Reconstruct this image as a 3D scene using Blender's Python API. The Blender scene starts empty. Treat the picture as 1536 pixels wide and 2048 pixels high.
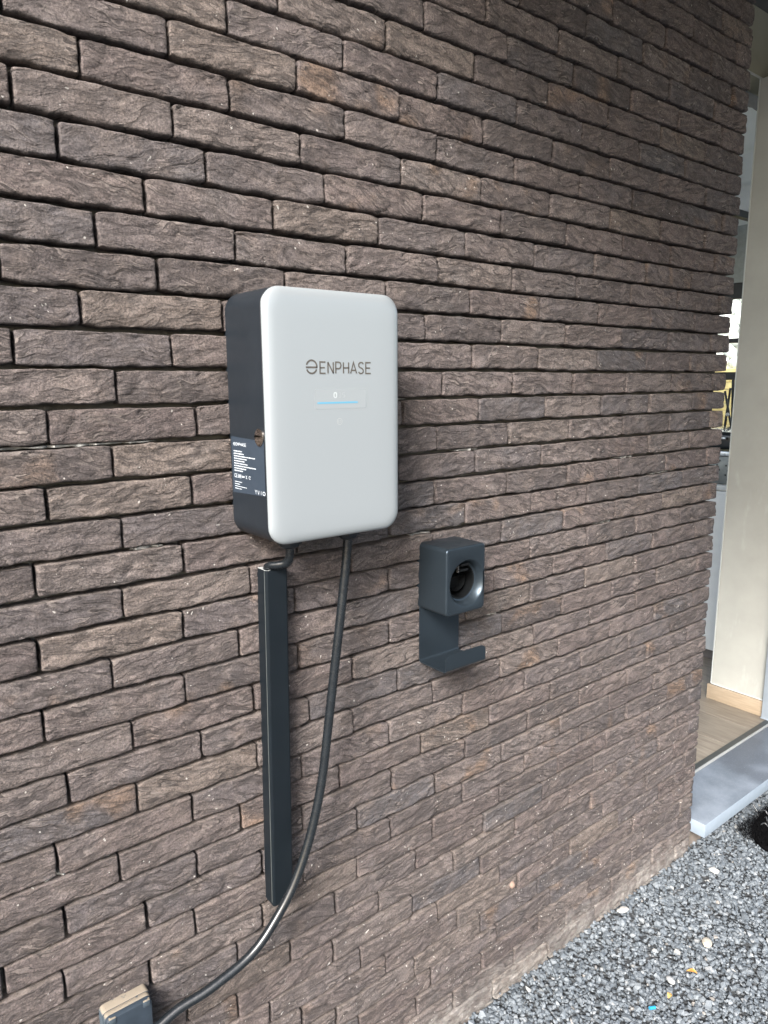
import bpy, bmesh, math, random
import numpy as np
from mathutils import Vector, Matrix, noise
random.seed(7); rng = np.random.default_rng(7)
S = bpy.context.scene; COL = S.collection

# ---------------------------------------------------------------- camera
cam_d = bpy.data.cameras.new('camera'); cam = bpy.data.objects.new('camera', cam_d); COL.objects.link(cam)
CP = Vector((-2.0955, -1.0543, -0.4491)); YAW, PITCH, ROLL, FPX = 0.66370, 0.18020, -0.0052, 1430.7
fw = Vector((math.sin(YAW)*math.cos(PITCH), math.cos(YAW)*math.cos(PITCH), -math.sin(PITCH)))
r0 = Vector((math.cos(YAW), -math.sin(YAW), 0)); u0 = r0.cross(fw)
rt = r0*math.cos(ROLL)+u0*math.sin(ROLL); up = -r0*math.sin(ROLL)+u0*math.cos(ROLL)
M = Matrix((rt, up, -fw)).transposed().to_4x4(); M.translation = CP
cam.matrix_world = M
cam_d.sensor_fit = 'HORIZONTAL'; cam_d.sensor_width = 36; cam_d.lens = FPX/1536*36
cam_d.clip_start = .02; cam_d.clip_end = 600
S.camera = cam

# ---------------------------------------------------------------- light
SUN_EL, SUN_AZ = math.radians(37), math.atan2(-.83, -.56)     # azimuth from +Y, clockwise
W = bpy.data.worlds.new('World'); S.world = W; W.use_nodes = True
wn = W.node_tree.nodes; wl = W.node_tree.links
sky = wn.new('ShaderNodeTexSky'); sky.sky_type = 'NISHITA'; sky.sun_disc = False
sky.sun_elevation = SUN_EL; sky.sun_rotation = SUN_AZ
sky.dust_density = 4.0; sky.air_density = 1.1; sky.ozone_density = 1.2
bg = wn['Background']; bg.inputs['Strength'].default_value = 0.15
wl.new(sky.outputs[0], bg.inputs[0])
sd = bpy.data.lights.new('sun', 'SUN'); sun = bpy.data.objects.new('sun', sd); COL.objects.link(sun)
sd.energy = 3.4; sd.angle = math.radians(20); sd.color = (1, .985, .97)
sv = Vector((math.sin(SUN_AZ)*math.cos(SUN_EL), math.cos(SUN_AZ)*math.cos(SUN_EL), math.sin(SUN_EL)))
sun.rotation_euler = sv.to_track_quat('Z', 'Y').to_euler()
S.view_settings.view_transform = 'Standard'; S.view_settings.look = 'None'
S.view_settings.gamma = 1; S.view_settings.use_curve_mapping = False
S.view_settings.exposure = 1.75

# ---------------------------------------------------------------- helpers
def tag(o, label=None, cat=None, group=None, kind=None):
    if label: o['label'] = label
    if cat: o['category'] = cat
    if group: o['group'] = group
    if kind: o['kind'] = kind
    return o
def empty(name, loc=(0, 0, 0), **k):
    o = bpy.data.objects.new(name, None); COL.objects.link(o); o.location = loc; o.empty_display_size = .05
    return tag(o, **k)
def link(name, me, mat=None, parent=None, loc=None):
    o = bpy.data.objects.new(name, me); COL.objects.link(o)
    if mat is not None and not me.materials: me.materials.append(mat)
    if parent is not None:
        o.parent = parent
        pw = Vector((0, 0, 0)); q = parent
        while q is not None: pw += Vector(q.location); q = q.parent
        o.location = (Vector(loc) if loc is not None else Vector((0, 0, 0))) - pw
    elif loc is not None: o.location = loc
    return o
def from_bm(name, bm, mat, parent=None, smooth=None, loc=None):
    bm.normal_update()
    me = bpy.data.meshes.new(name); bm.to_mesh(me); bm.free()
    if smooth is not None:
        me.shade_smooth()
        try: me.set_sharp_from_angle(angle=math.radians(smooth))
        except Exception: pass
    return link(name, me, mat, parent, loc)
def box(bm, x0, x1, y0, y1, z0, z1, bev=0.0, seg=2):
    r = bmesh.ops.create_cube(bm, size=1)
    for v in r['verts']:
        v.co = Vector((x0+(v.co.x+.5)*(x1-x0), y0+(v.co.y+.5)*(y1-y0), z0+(v.co.z+.5)*(z1-z0)))
    if bev > 0:
        es = list({e for v in r['verts'] for e in v.link_edges})
        bmesh.ops.bevel(bm, geom=es, offset=bev, segments=seg, profile=.5, affect='EDGES')
def boxo(name, dims, mat, parent=None, bev=0.0, seg=2, smooth=None):
    bm = bmesh.new(); box(bm, *dims, bev=bev, seg=seg)
    return from_bm(name, bm, mat, parent, smooth if smooth is not None else (40 if bev > 0 else None))
def rrect(W, H, r, n=8):
    pts = []
    for cx, cz, a0 in ((W/2-r, H/2-r, 0), (-W/2+r, H/2-r, 90), (-W/2+r, -H/2+r, 180), (W/2-r, -H/2+r, 270)):
        for i in range(n+1):
            a = math.radians(a0+90*i/n); pts.append((cx+r*math.cos(a), cz+r*math.sin(a)))
    return pts
def loft(bm, loops, cap0=False, cap1=True, close=False):
    rs = [[bm.verts.new(p) for p in lp] for lp in loops]
    n = len(rs[0])
    for a, b in zip(rs[:-1], rs[1:]):
        for i in range(n):
            bm.faces.new((a[i], a[(i+1) % n], b[(i+1) % n], b[i]))
    if cap0: bm.faces.new(rs[0][::-1])
    if cap1: bm.faces.new(rs[-1])
    bmesh.ops.recalc_face_normals(bm, faces=bm.faces[:])
    return rs
def catmull(P, sub=8):
    P = [Vector(p) for p in P]; Q = [2*P[0]-P[1]]+P+[2*P[-1]-P[-2]]; out = []
    for i in range(1, len(Q)-2):
        a, b, c, d = Q[i-1:i+3]
        for k in range(sub):
            t = k/sub
            out.append(.5*((2*b)+(c-a)*t+(2*a-5*b+4*c-d)*t*t+(3*b-a-3*c+d)*t**3))
    out.append(P[-1]); return out
def tube(bm, path, r, seg=16, cap=True):
    path = [Vector(p) for p in path]; n0 = None; loops = []
    for i, p in enumerate(path):
        t = (path[min(i+1, len(path)-1)]-path[max(i-1, 0)]).normalized()
        if n0 is None: n0 = t.orthogonal().normalized()
        n0 = (n0-t*n0.dot(t)).normalized(); b = t.cross(n0)
        rr = r(i/(len(path)-1)) if callable(r) else r
        loops.append([p+n0*rr*math.cos(2*math.pi*k/seg)+b*rr*math.sin(2*math.pi*k/seg) for k in range(seg)])
    loft(bm, loops, cap, cap)
def ribbon(bm, pts, w, to3, closed=False):
    """flat printed stroke: pts in a local plane, mitred, width w"""
    pts = [Vector((a, b)) for a, b in pts]; n = len(pts); L = []; R = []
    for i in range(n):
        if closed: a, c = pts[i-1], pts[(i+1) % n]
        else: a, c = pts[max(i-1, 0)], pts[min(i+1, n-1)]
        d1 = (pts[i]-a); d2 = (c-pts[i])
        d1 = d1.normalized() if d1.length > 1e-9 else d2.normalized()
        d2 = d2.normalized() if d2.length > 1e-9 else d1
        m = (d1+d2); m = m.normalized() if m.length > 1e-6 else d1
        nn = Vector((-m.y, m.x)); k = w/2/max(.35, nn.dot(Vector((-d1.y, d1.x))))
        L.append(bm.verts.new(to3(*(pts[i]+nn*k)))); R.append(bm.verts.new(to3(*(pts[i]-nn*k))))
    for i in range(n if closed else n-1):
        j = (i+1) % n; bm.faces.new((L[i], R[i], R[j], L[j]))
def arc(cx, cy, r, a0, a1, n=16, ry=None):
    ry = ry or r
    return [(cx+r*math.cos(math.radians(a0+(a1-a0)*i/n)), cy+ry*math.sin(math.radians(a0+(a1-a0)*i/n))) for i in range(n+1)]

# ---------------------------------------------------------------- materials
class NT:
    def __init__(s, name):
        s.m = bpy.data.materials.new(name); s.m.use_nodes = True; s.t = s.m.node_tree
        s.b = s.t.nodes['Principled BSDF']
    def n(s, typ, **k):
        x = s.t.nodes.new(typ)
        for a, v in k.items():
            if a.startswith('i_'): x.inputs[a[2:].replace('_', ' ')].default_value = v
            else: setattr(x, a, v)
        return x
    def l(s, a, b): s.t.links.new(a, b)
    def noise(s, vec, scale, detail=4, rough=.55, dist=0):
        x = s.n('ShaderNodeTexNoise'); x.inputs['Scale'].default_value = scale; x.inputs['Detail'].default_value = detail
        x.inputs['Roughness'].default_value = rough; x.inputs['Distortion'].default_value = dist
        if vec is not None: s.l(vec, x.inputs['Vector'])
        return x.outputs['Fac']
    def ramp(s, fac, stops, interp='LINEAR'):
        x = s.n('ShaderNodeValToRGB'); e = x.color_ramp; e.interpolation = interp
        while len(e.elements) < len(stops): e.elements.new(.5)
        for q, (p, c) in zip(e.elements, stops):
            q.position = p; q.color = (*c, 1) if not isinstance(c, (int, float)) else (c, c, c, 1)
        s.l(fac, x.inputs['Fac']); return x.outputs['Color']
    def mix(s, fac, a, b, mode='MIX'):
        x = s.n('ShaderNodeMix', data_type='RGBA', blend_type=mode)
        for inp, v in ((x.inputs[0], fac), (x.inputs[6], a), (x.inputs[7], b)):
            if hasattr(v, 'is_output'): s.l(v, inp)
            elif isinstance(v, tuple): inp.default_value = (*v, 1)
            else: inp.default_value = v
        return x.outputs[2]
    def math(s, op, a, b=0.0, clamp=False):
        x = s.n('ShaderNodeMath', operation=op, use_clamp=clamp)
        for inp, v in ((x.inputs[0], a), (x.inputs[1], b)):
            if hasattr(v, 'is_output'): s.l(v, inp)
            else: inp.default_value = v
        return x.outputs[0]
    def vmath(s, op, a, b):
        x = s.n('ShaderNodeVectorMath', operation=op)
        for inp, v in ((x.inputs[0], a), (x.inputs[1], b)):
            if hasattr(v, 'is_output'): s.l(v, inp)
            else: inp.default_value = v
        return x.outputs[0]
    def bump(s, h, strength=.5, dist=.002, prev=None):
        x = s.n('ShaderNodeBump'); x.inputs['Strength'].default_value = strength; x.inputs['Distance'].default_value = dist
        s.l(h, x.inputs['Height'])
        if prev is not None: s.l(prev, x.inputs['Normal'])
        s.l(x.outputs[0], s.b.inputs['Normal']); return x.outputs[0]
def simple(name, col, rough=.5, metal=0, spec=.5, var=.12, vscale=30, bump=0, bscale=400, bdist=.0005, coat=0):
    t = NT(name); pos = t.n('ShaderNodeNewGeometry').outputs['Position']
    f = t.noise(pos, vscale, 5, .6)
    a = tuple(c*(1-var) for c in col); b = tuple(min(1, c*(1+var)) for c in col)
    t.l(t.ramp(f, [(.3, a), (.7, b)]), t.b.inputs['Base Color'])
    t.l(t.ramp(t.noise(pos, vscale*1.7, 3), [(.3, max(0, rough-.06)), (.7, min(1, rough+.06))]), t.b.inputs['Roughness'])
    t.b.inputs['Metallic'].default_value = metal; t.b.inputs['Specular IOR Level'].default_value = spec
    t.b.inputs['Coat Weight'].default_value = coat
    if bump: t.bump(t.noise(pos, bscale, 3), bump, bdist)
    return t.m

def brick_material(name, use_attr):
    t = NT(name); pos = t.n('ShaderNodeNewGeometry').outputs['Position']; nor = t.n('ShaderNodeNewGeometry').outputs['Normal']
    if use_attr:
        a = t.n('ShaderNodeAttribute', attribute_name='tone'); rnd = a.outputs['Fac']
    else: rnd = t.n('ShaderNodeObjectInfo').outputs['Random']
    cx = t.n('ShaderNodeCombineXYZ')
    t.l(t.math('MULTIPLY', rnd, 37.0), cx.inputs[0]); t.l(t.math('MULTIPLY', rnd, 91.0), cx.inputs[1]); t.l(t.math('MULTIPLY', rnd, 53.0), cx.inputs[2])
    p = t.vmath('ADD', pos, cx.outputs[0])
    rnd2 = t.math('FRACT', t.math('MULTIPLY', rnd, 71.31)); rnd3 = t.math('FRACT', t.math('MULTIPLY', rnd, 313.7))
    base = t.ramp(rnd2, [(0, (.070, .059, .058)), (.2, (.106, .090, .088)), (.42, (.118, .095, .090)), (.55, (.086, .080, .084)), (.7, (.100, .080, .077)), (.86, (.126, .107, .102)), (1, (.134, .110, .097))])
    # mottle inside a brick
    n1 = t.noise(p, 22, 5, .65)
    base = t.mix(t.ramp(n1, [(.46, 0.0), (.74, .65)]), base, (.156, .127, .113))
    n2 = t.noise(p, 15, 3, .5)
    base = t.mix(t.ramp(n2, [(.57, 0.0), (.8, .5)]), base, (.088, .086, .090))
    # the occasional rusty patch
    n3 = t.noise(p, 11, 2, .5)
    rust = t.math('MULTIPLY', t.ramp(n3, [(.56, 0.0), (.68, 1.0)]), t.ramp(rnd3, [(.74, 0.0), (.82, .42)]))
    base = t.mix(rust, base, (.19, .115, .065))
    # grain
    g = t.noise(p, 330, 5, .8)
    base = t.mix(1.0, base, t.ramp(g, [(.37, .45), (.63, 1.55)]), 'MULTIPLY')
    # fold lines: stretched, warped noise -> thin creases
    wv = t.n('ShaderNodeTexNoise'); wv.inputs['Scale'].default_value = 16; wv.inputs['Detail'].default_value = 2; t.l(p, wv.inputs['Vector'])
    wcol = t.vmath('MULTIPLY', t.vmath('SUBTRACT', wv.outputs['Color'], (.5, .5, .5)), (.03, .0, .034))
    slope = t.n('ShaderNodeSeparateXYZ'); t.l(p, slope.inputs[0])
    tilt = t.n('ShaderNodeCombineXYZ'); t.l(t.math('MULTIPLY', slope.outputs[0], t.math('MULTIPLY', t.math('SUBTRACT', rnd3, .42), .55)), tilt.inputs[2])
    q0 = t.vmath('ADD', t.vmath('ADD', p, wcol), tilt.outputs[0])
    q = t.vmath('MULTIPLY', q0, (1, 1, 1.9)); qs = t.vmath('MULTIPLY', q0, (1, 1, 4.6))
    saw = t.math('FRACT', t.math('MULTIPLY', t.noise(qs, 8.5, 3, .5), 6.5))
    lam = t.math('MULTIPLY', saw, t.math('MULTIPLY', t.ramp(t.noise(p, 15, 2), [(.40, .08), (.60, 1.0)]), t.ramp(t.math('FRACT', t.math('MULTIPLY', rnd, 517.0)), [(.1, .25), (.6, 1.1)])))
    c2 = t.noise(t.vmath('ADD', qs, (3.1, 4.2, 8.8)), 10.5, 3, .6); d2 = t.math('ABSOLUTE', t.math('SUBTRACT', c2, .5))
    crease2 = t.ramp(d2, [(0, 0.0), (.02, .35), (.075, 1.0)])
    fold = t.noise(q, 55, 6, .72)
    # crumbly pocks
    vo = t.n('ShaderNodeTexVoronoi'); vo.inputs['Scale'].default_value = 190; t.l(p, vo.inputs['Vector'])
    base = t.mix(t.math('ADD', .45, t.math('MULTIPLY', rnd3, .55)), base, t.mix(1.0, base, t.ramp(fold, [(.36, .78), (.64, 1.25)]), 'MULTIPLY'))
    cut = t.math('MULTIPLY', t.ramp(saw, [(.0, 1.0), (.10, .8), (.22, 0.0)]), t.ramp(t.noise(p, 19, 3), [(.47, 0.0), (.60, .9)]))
    base = t.mix(cut, base, (.032, .026, .025))  # shade of the relief painted into the colour as dark lines
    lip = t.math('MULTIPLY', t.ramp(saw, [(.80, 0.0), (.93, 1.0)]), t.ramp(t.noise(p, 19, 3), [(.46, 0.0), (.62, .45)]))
    base = t.mix(lip, base, (.26, .225, .205))  # highlight on the crease lips painted into the colour
    base = t.mix(t.math('MULTIPLY', t.math('SUBTRACT', 1.0, crease2), .6), base, (.040, .034, .033))  # crease shade put into the colour besides the bump
    # white specks and lime streaks
    zz_ = t.n('ShaderNodeSeparateXYZ'); t.l(pos, zz_.inputs[0]); low_sp = t.n('ShaderNodeMapRange'); t.l(zz_.outputs[2], low_sp.inputs[0])
    low_sp.inputs[1].default_value = -1.25; low_sp.inputs[2].default_value = -1.85; low_sp.inputs[3].default_value = 0; low_sp.inputs[4].default_value = .16
    vs = t.n('ShaderNodeTexVoronoi'); vs.inputs['Scale'].default_value = 75; t.l(t.vmath('ADD', p, t.vmath('MULTIPLY', wv.outputs['Color'], (.06, .06, .06))), vs.inputs['Vector'])
    sp = t.math('MULTIPLY', t.math('LESS_THAN', t.math('ADD', vs.outputs['Distance'], t.math('MULTIPLY', t.noise(p, 330, 2), .30)), .27), t.math('GREATER_THAN', t.math('ADD', t.noise(p, 26, 2), low_sp.outputs[0]), .60))
    st = t.math('MULTIPLY', t.ramp(t.noise(q, 60, 5, .75), [(.655, 0.0), (.70, 1.0)]), t.ramp(t.noise(pos, 7.5, 2), [(.54, 0.0), (.64, .85)]))
    base = t.mix(t.math('MULTIPLY', t.math('MAXIMUM', sp, st), .75), base, (.50, .48, .45))
    # pale drag marks of the clay between creases
    base = t.mix(t.math('MULTIPLY', t.ramp(fold, [(.56, 0.0), (.74, 1.0)]), .28), base, (.22, .19, .17))
    # sandy dust that has settled on the ledges, and splash dirt near the gravel
    nz = t.n('ShaderNodeSeparateXYZ'); t.l(nor, nz.inputs[0]); pz = t.n('ShaderNodeSeparateXYZ'); t.l(pos, pz.inputs[0])
    dust = t.math('MULTIPLY', t.ramp(nz.outputs[2], [(.6, 0.0), (.95, .25)]), t.ramp(t.noise(pos, 9, 3), [(.35, .2), (.6, 1.0)]))
    base = t.mix(dust, base, (.20, .168, .142))
    hz = t.math('ADD', pz.outputs[2], t.math('MULTIPLY', t.math('SUBTRACT', t.noise(pos, 10, 6, .7), .5), .30))
    mr = t.n('ShaderNodeMapRange'); t.l(hz, mr.inputs[0])
    mr.inputs[1].default_value = -1.87; mr.inputs[2].default_value = -1.98; mr.inputs[3].default_value = 0; mr.inputs[4].default_value = .66
    base = t.mix(mr.outputs[0], base, t.mix(t.ramp(t.noise(pos, 34, 6, .75), [(.42, 0.0), (.62, 1.0)]), (.17, .150, .135), (.40, .385, .36)))
    t.l(base, t.b.inputs['Base Color'])
    t.b.inputs['Roughness'].default_value = .82; t.b.inputs['Specular IOR Level'].default_value = .35
    b = t.bump(lam, 1.0, .0050); b = t.bump(crease2, 1.0, .0024, b); b = t.bump(fold, 1.0, .0060, b)
    b = t.bump(vo.outputs['Distance'], .35, .0012, b); t.bump(t.noise(p, 420, 4, .75), 1.0, .0032, b)
    return t.m
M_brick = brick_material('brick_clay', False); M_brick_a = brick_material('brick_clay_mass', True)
M_mortar = simple('mortar', (.10, .095, .085), .95, var=.35, vscale=40, bump=.8, bscale=300, bdist=.002)
M_smear = simple('lime_mortar_smear', (.22, .22, .21), .9, var=.5, vscale=90, bump=.8, bscale=500, bdist=.001)

# ================================================================ BRICK WALL
HEADS={-18:[-3348, -3137, -2927, -2716, -2506, -2295, -2084, -1874, -1663, -1453, -1242, -1032, -822, -611, -400, -190],
-17:[-3238, -3027, -2816, -2606, -2395, -2185, -1974, -1764, -1553, -1343, -1132, -922, -712, -501, -290, -80],
-16:[-3348, -3137, -2927, -2716, -2506, -2295, -2084, -1874, -1663, -1453, -1242, -1032, -822, -611, -400, -190],
-15:[-3238, -3027, -2816, -2606, -2395, -2185, -1974, -1764, -1553, -1343, -1132, -922, -712, -501, -290, -80],
-14:[-3348, -3137, -2927, -2716, -2506, -2295, -2084, -1874, -1663, -1453, -1242, -1032, -822, -611, -400, -190],
-13:[-3238, -3027, -2816, -2606, -2395, -2185, -1974, -1764, -1553, -1343, -1132, -922, -712, -501, -290, -80],
-12:[-3348, -3137, -2927, -2716, -2506, -2295, -2084, -1874, -1663, -1453, -1242, -1032, -822, -611, -400, -190],
-11:[-3238, -3027, -2816, -2606, -2395, -2185, -1974, -1764, -1553, -1343, -1132, -922, -712, -501, -290, -80],
-10:[-3227, -3016, -2806, -2595, -2385, -2174, -1964, -1753, -1543, -1332, -1122, -911, -701, -490, -280, -69],
-9:[-3327, -3116, -2906, -2695, -2485, -2274, -2064, -1853, -1643, -1432, -1222, -1011, -801, -590, -380, -164],
-8:[-3244, -3034, -2823, -2613, -2402, -2192, -1981, -1771, -1560, -1350, -1139, -929, -718, -508, -296, -83],
-7:[-3363, -3152, -2942, -2731, -2521, -2310, -2100, -1889, -1679, -1468, -1258, -1047, -837, -626, -417, -207],
-6:[-3242, -3032, -2821, -2611, -2400, -2190, -1979, -1769, -1558, -1348, -1137, -927, -714, -505, -302, -86],
-5:[-3332, -3122, -2911, -2701, -2490, -2280, -2069, -1859, -1648, -1438, -1227, -1017, -806, -595, -389, -174],
-4:[-3278, -3068, -2857, -2647, -2436, -2226, -2015, -1805, -1594, -1384, -1173, -960, -749, -540, -338, -128],
-3:[-3364, -3153, -2943, -2732, -2522, -2311, -2101, -1890, -1680, -1469, -1259, -1046, -834, -626, -410, -201],
-2:[-3241, -3031, -2820, -2610, -2399, -2189, -1978, -1768, -1557, -1349, -1138, -928, -716, -499, -296, -83],
-1:[-3333, -3123, -2912, -2702, -2491, -2281, -2070, -1860, -1650, -1440, -1230, -1020, -814, -610, -404, -186],
0:[-3245, -3034, -2824, -2613, -2403, -2192, -1982, -1771, -1558, -1349, -1141, -929, -717, -516, -305, -84],
1:[-3332, -3122, -2911, -2701, -2490, -2280, -2069, -1859, -1648, -1437, -1227, -1021, -813, -601, -388, -176],
2:[-3282, -3071, -2861, -2650, -2440, -2229, -2019, -1808, -1600, -1391, -1175, -967, -758, -547, -337, -116],
3:[-3379, -3168, -2958, -2747, -2537, -2326, -2116, -1905, -1695, -1489, -1279, -1065, -859, -651, -441, -229],
4:[-3240, -3030, -2819, -2609, -2398, -2188, -1977, -1767, -1558, -1348, -1138, -925, -714, -502, -290, -78],
5:[-3364, -3154, -2943, -2733, -2522, -2312, -2101, -1891, -1684, -1472, -1262, -1051, -840, -625, -412, -203],
6:[-3269, -3058, -2848, -2637, -2427, -2216, -2006, -1795, -1584, -1376, -1168, -957, -743, -530, -319, -105],
7:[-3358, -3147, -2937, -2726, -2516, -2305, -2095, -1884, -1669, -1459, -1249, -1039, -835, -623, -415, -206],
8:[-3228, -3017, -2807, -2596, -2386, -2175, -1965, -1754, -1543, -1332, -1121, -916, -711, -500, -290, -78],
9:[-3324, -3113, -2903, -2692, -2482, -2271, -2061, -1850, -1636, -1431, -1225, -1020, -809, -598, -391, -175],
10:[-3243, -3032, -2822, -2611, -2401, -2190, -1980, -1769, -1558, -1346, -1135, -926, -719, -506, -291, -77],
11:[-3336, -3125, -2915, -2704, -2494, -2283, -2073, -1862, -1650, -1442, -1234, -1025, -815, -604, -386, -183],
12:[-3235, -3024, -2814, -2603, -2393, -2182, -1972, -1761, -1554, -1347, -1140, -930, -719, -511, -294, -83],
13:[-3358, -3147, -2937, -2726, -2516, -2305, -2095, -1884, -1670, -1463, -1256, -1054, -847, -638, -420, -203],
14:[-3242, -3031, -2821, -2610, -2400, -2189, -1979, -1768, -1556, -1349, -1144, -939, -729, -519, -298, -82],
15:[-3364, -3153, -2943, -2732, -2522, -2311, -2101, -1890, -1676, -1470, -1259, -1051, -844, -634, -421, -206],
16:[-3265, -3055, -2844, -2634, -2423, -2213, -2002, -1792, -1581, -1374, -1168, -962, -758, -546, -336, -114],
17:[-3366, -3156, -2945, -2735, -2524, -2314, -2103, -1893, -1679, -1465, -1259, -1048, -837, -632, -416, -206],
18:[-3242, -3031, -2821, -2610, -2400, -2189, -1979, -1768, -1557, -1347, -1139, -932, -721, -515, -303, -90],
19:[-3342, -3131, -2921, -2710, -2500, -2289, -2079, -1868, -1657, -1446, -1236, -1028, -820, -604, -399, -184],
20:[-3242, -3032, -2821, -2611, -2400, -2190, -1979, -1769, -1556, -1349, -1141, -934, -727, -513, -303, -94],
21:[-3366, -3155, -2945, -2734, -2524, -2313, -2103, -1892, -1678, -1466, -1260, -1052, -848, -634, -424, -209],
22:[-3275, -3065, -2854, -2644, -2433, -2223, -2012, -1802, -1592, -1381, -1173, -966, -749, -541, -329, -117],
23:[-3362, -3152, -2941, -2731, -2520, -2310, -2099, -1889, -1676, -1467, -1252, -1044, -834, -631, -422, -211],
24:[-3241, -3031, -2820, -2610, -2399, -2189, -1978, -1766, -1553, -1340, -1132, -923, -707, -498, -282, -72],
25:[-3373, -3162, -2952, -2741, -2531, -2320, -2110, -1899, -1685, -1470, -1259, -1048, -838, -622, -411, -201],
26:[-3241, -3030, -2820, -2609, -2399, -2188, -1978, -1767, -1558, -1343, -1138, -925, -710, -504, -289, -77],
27:[-3294, -3084, -2873, -2663, -2452, -2242, -2031, -1821, -1610, -1397, -1186, -977, -766, -556, -356, -144],
28:[-3393, -3183, -2972, -2762, -2551, -2341, -2130, -1920, -1709, -1501, -1289, -1075, -867, -656, -444, -229, -63],
29:[-3298, -3088, -2877, -2667, -2456, -2246, -2035, -1825, -1614, -1404, -1195, -985, -778, -563, -354, -143],
30:[-3234, -3023, -2813, -2602, -2392, -2181, -1971, -1760, -1550, -1337, -1123, -918, -712, -502, -283, -73],
31:[-3376, -3165, -2955, -2744, -2534, -2323, -2113, -1902, -1692, -1481, -1271, -1059, -851, -643, -422, -211],
32:[-3293, -3083, -2872, -2662, -2451, -2241, -2030, -1820, -1609, -1399, -1189, -981, -772, -558, -342, -128],
33:[-3239, -3028, -2818, -2607, -2397, -2186, -1976, -1765, -1555, -1344, -1139, -924, -716, -504, -289, -79],
34:[-3289, -3079, -2868, -2658, -2447, -2237, -2026, -1816, -1605, -1395, -1184, -975, -765, -554, -341, -93],
35:[-3382, -3172, -2961, -2751, -2540, -2330, -2119, -1909, -1698, -1488, -1277, -1067, -856, -646, -437, -227],
36:[-3246, -3036, -2825, -2615, -2404, -2194, -1983, -1773, -1562, -1352, -1141, -931, -721, -510, -298, -87],
37:[-3238, -3027, -2816, -2606, -2395, -2185, -1974, -1764, -1553, -1343, -1132, -922, -712, -501, -290, -80]}

CH = .0535; LB = .2105; GAPZ = .0058; GAPX = .0038
def brick_mesh(Lx, seed, nx, nz, Hb=CH-GAPZ, depth=.095):
    rad = .0031
    def axis(L, n):
        a = [0, .0009, .0024, .0052]; b = [L-t for t in a[::-1]]
        m = np.linspace(.0052, L-.0052, n-6)[1:-1]
        return a+list(m)+b
    def axis_lo(L, n):
        return [0, .003]+list(np.linspace(.003, L-.003, n-2)[1:-1])+[L-.003, L]
    xs = axis(Lx, nx) if nx > 20 else axis_lo(Lx, nx); zs = axis(Hb, nz) if nx > 20 else axis_lo(Hb, nz)
    rs = random.Random(seed); sl = rs.uniform(-.16, .30); s = seed*7.31
    amp = rs.uniform(.55, 1.2); tiltx = rs.uniform(-.008, .008); tiltz = rs.uniform(-.012, .030)
    V = []; F = []
    NX, NZ = len(xs), len(zs)
    for j, z in enumerate(zs):
        for i, x in enumerate(xs):
            u, v = x/Lx, z/Hb
            wx = noise.noise((x*13, z*30, s))*.009
            zz = z+wx-sl*(x-Lx/2)
            big = noise.noise((x*11, z*22, s+5))*.0022
            n1 = noise.noise((x*15, zz*70, s+11)); n2 = noise.noise((x*34, zz*120, s+17)); n3 = noise.noise((x*90, zz*230, s+23))
            cr = max(0, 1-abs(n1+.08)/.09)*.0019
            y = -(big*1.0+n1*.0020*amp+n2*.0012*amp+n3*.0006)+cr*1.4*amp+(x-Lx/2)*tiltx+(z-Hb/2)*tiltz
            ex = min(x, Lx-x); ez = min(z, Hb-z)
            rr = rad*(1+.45*noise.noise((x*25, z*25, s+31)))
            f = 0
            if ex < rr: f += rr*(1-math.sqrt(max(0, 1-(1-ex/rr)**2)))
            rz = rr*.45 if v > .5 else rr*1.5
            if ez < rz: f += rz*(1-math.sqrt(max(0, 1-(1-ez/rz)**2)))
            y += min(f, rr*1.9)
            # ragged outline
            dz = (noise.noise((x*26, s, 3.3))*.0017+noise.noise((x*80, s, 9.1))*.0009)*(v**3)-abs(noise.noise((x*22, s, 4.4)))*.0009*(v**3)
            dz += (noise.noise((x*26, s, 13.3))*.0024+noise.noise((x*80, s, 19.1))*.0016+noise.noise((x*190, s, 29.1))*.0009)*((1-v)**3)
            dx = noise.noise((z*45, s, 2.2))*.0009*((2*u-1)**3)+noise.noise((z*45, s+9, 2.2))*.0012*(1-u)**4
            cz = .0022*((2*abs(u-.5))**14)*(1 if v < .5 else -1)*((2*abs(v-.5))**4)
            V.append((x+dx, y, z+dz+cz))
    idx = lambda i, j: j*NX+i
    for j in range(NZ-1):
        for i in range(NX-1): F.append((idx(i, j), idx(i+1, j), idx(i+1, j+1), idx(i, j+1)))
    rim = [idx(i, 0) for i in range(NX)]+[idx(NX-1, j) for j in range(1, NZ)]+[idx(i, NZ-1) for i in range(NX-2, -1, -1)]+[idx(0, j) for j in range(NZ-2, 0, -1)]
    k0 = len(V)
    for k in rim: V.append((V[k][0], .022, V[k][2]))
    k1 = len(V)
    for k in rim: V.append((V[k][0], depth, V[k][2]))
    n = len(rim)
    for k in range(n):
        m = (k+1) % n
        F.append((rim[k], k0+k, k0+m, rim[m])); F.append((k0+k, k1+k, k1+m, k0+m))
    F.append(tuple(k1+k for k in range(n)))
    return np.array(V), F
def to_mesh(name, V, F):
    me = bpy.data.meshes.new(name); me.from_pydata([tuple(v) for v in V], [], F); me.update(); me.shade_smooth()
    try: me.set_sharp_from_angle(angle=math.radians(62))
    except Exception: pass
    return me
def project(X, Y, Z):
    d = Vector((X, Y, Z))-CP; w = d.dot(fw)
    if w < .05: return None
    return (768+FPX*d.dot(rt)/w, 1024-FPX*d.dot(up)/w, w)
wall = empty('brick_wall', (0, 0, -1.975), label='dark purple-brown brick wall of long rough hand-moulded bricks with thin black joints', cat='wall')
bricks = []
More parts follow.
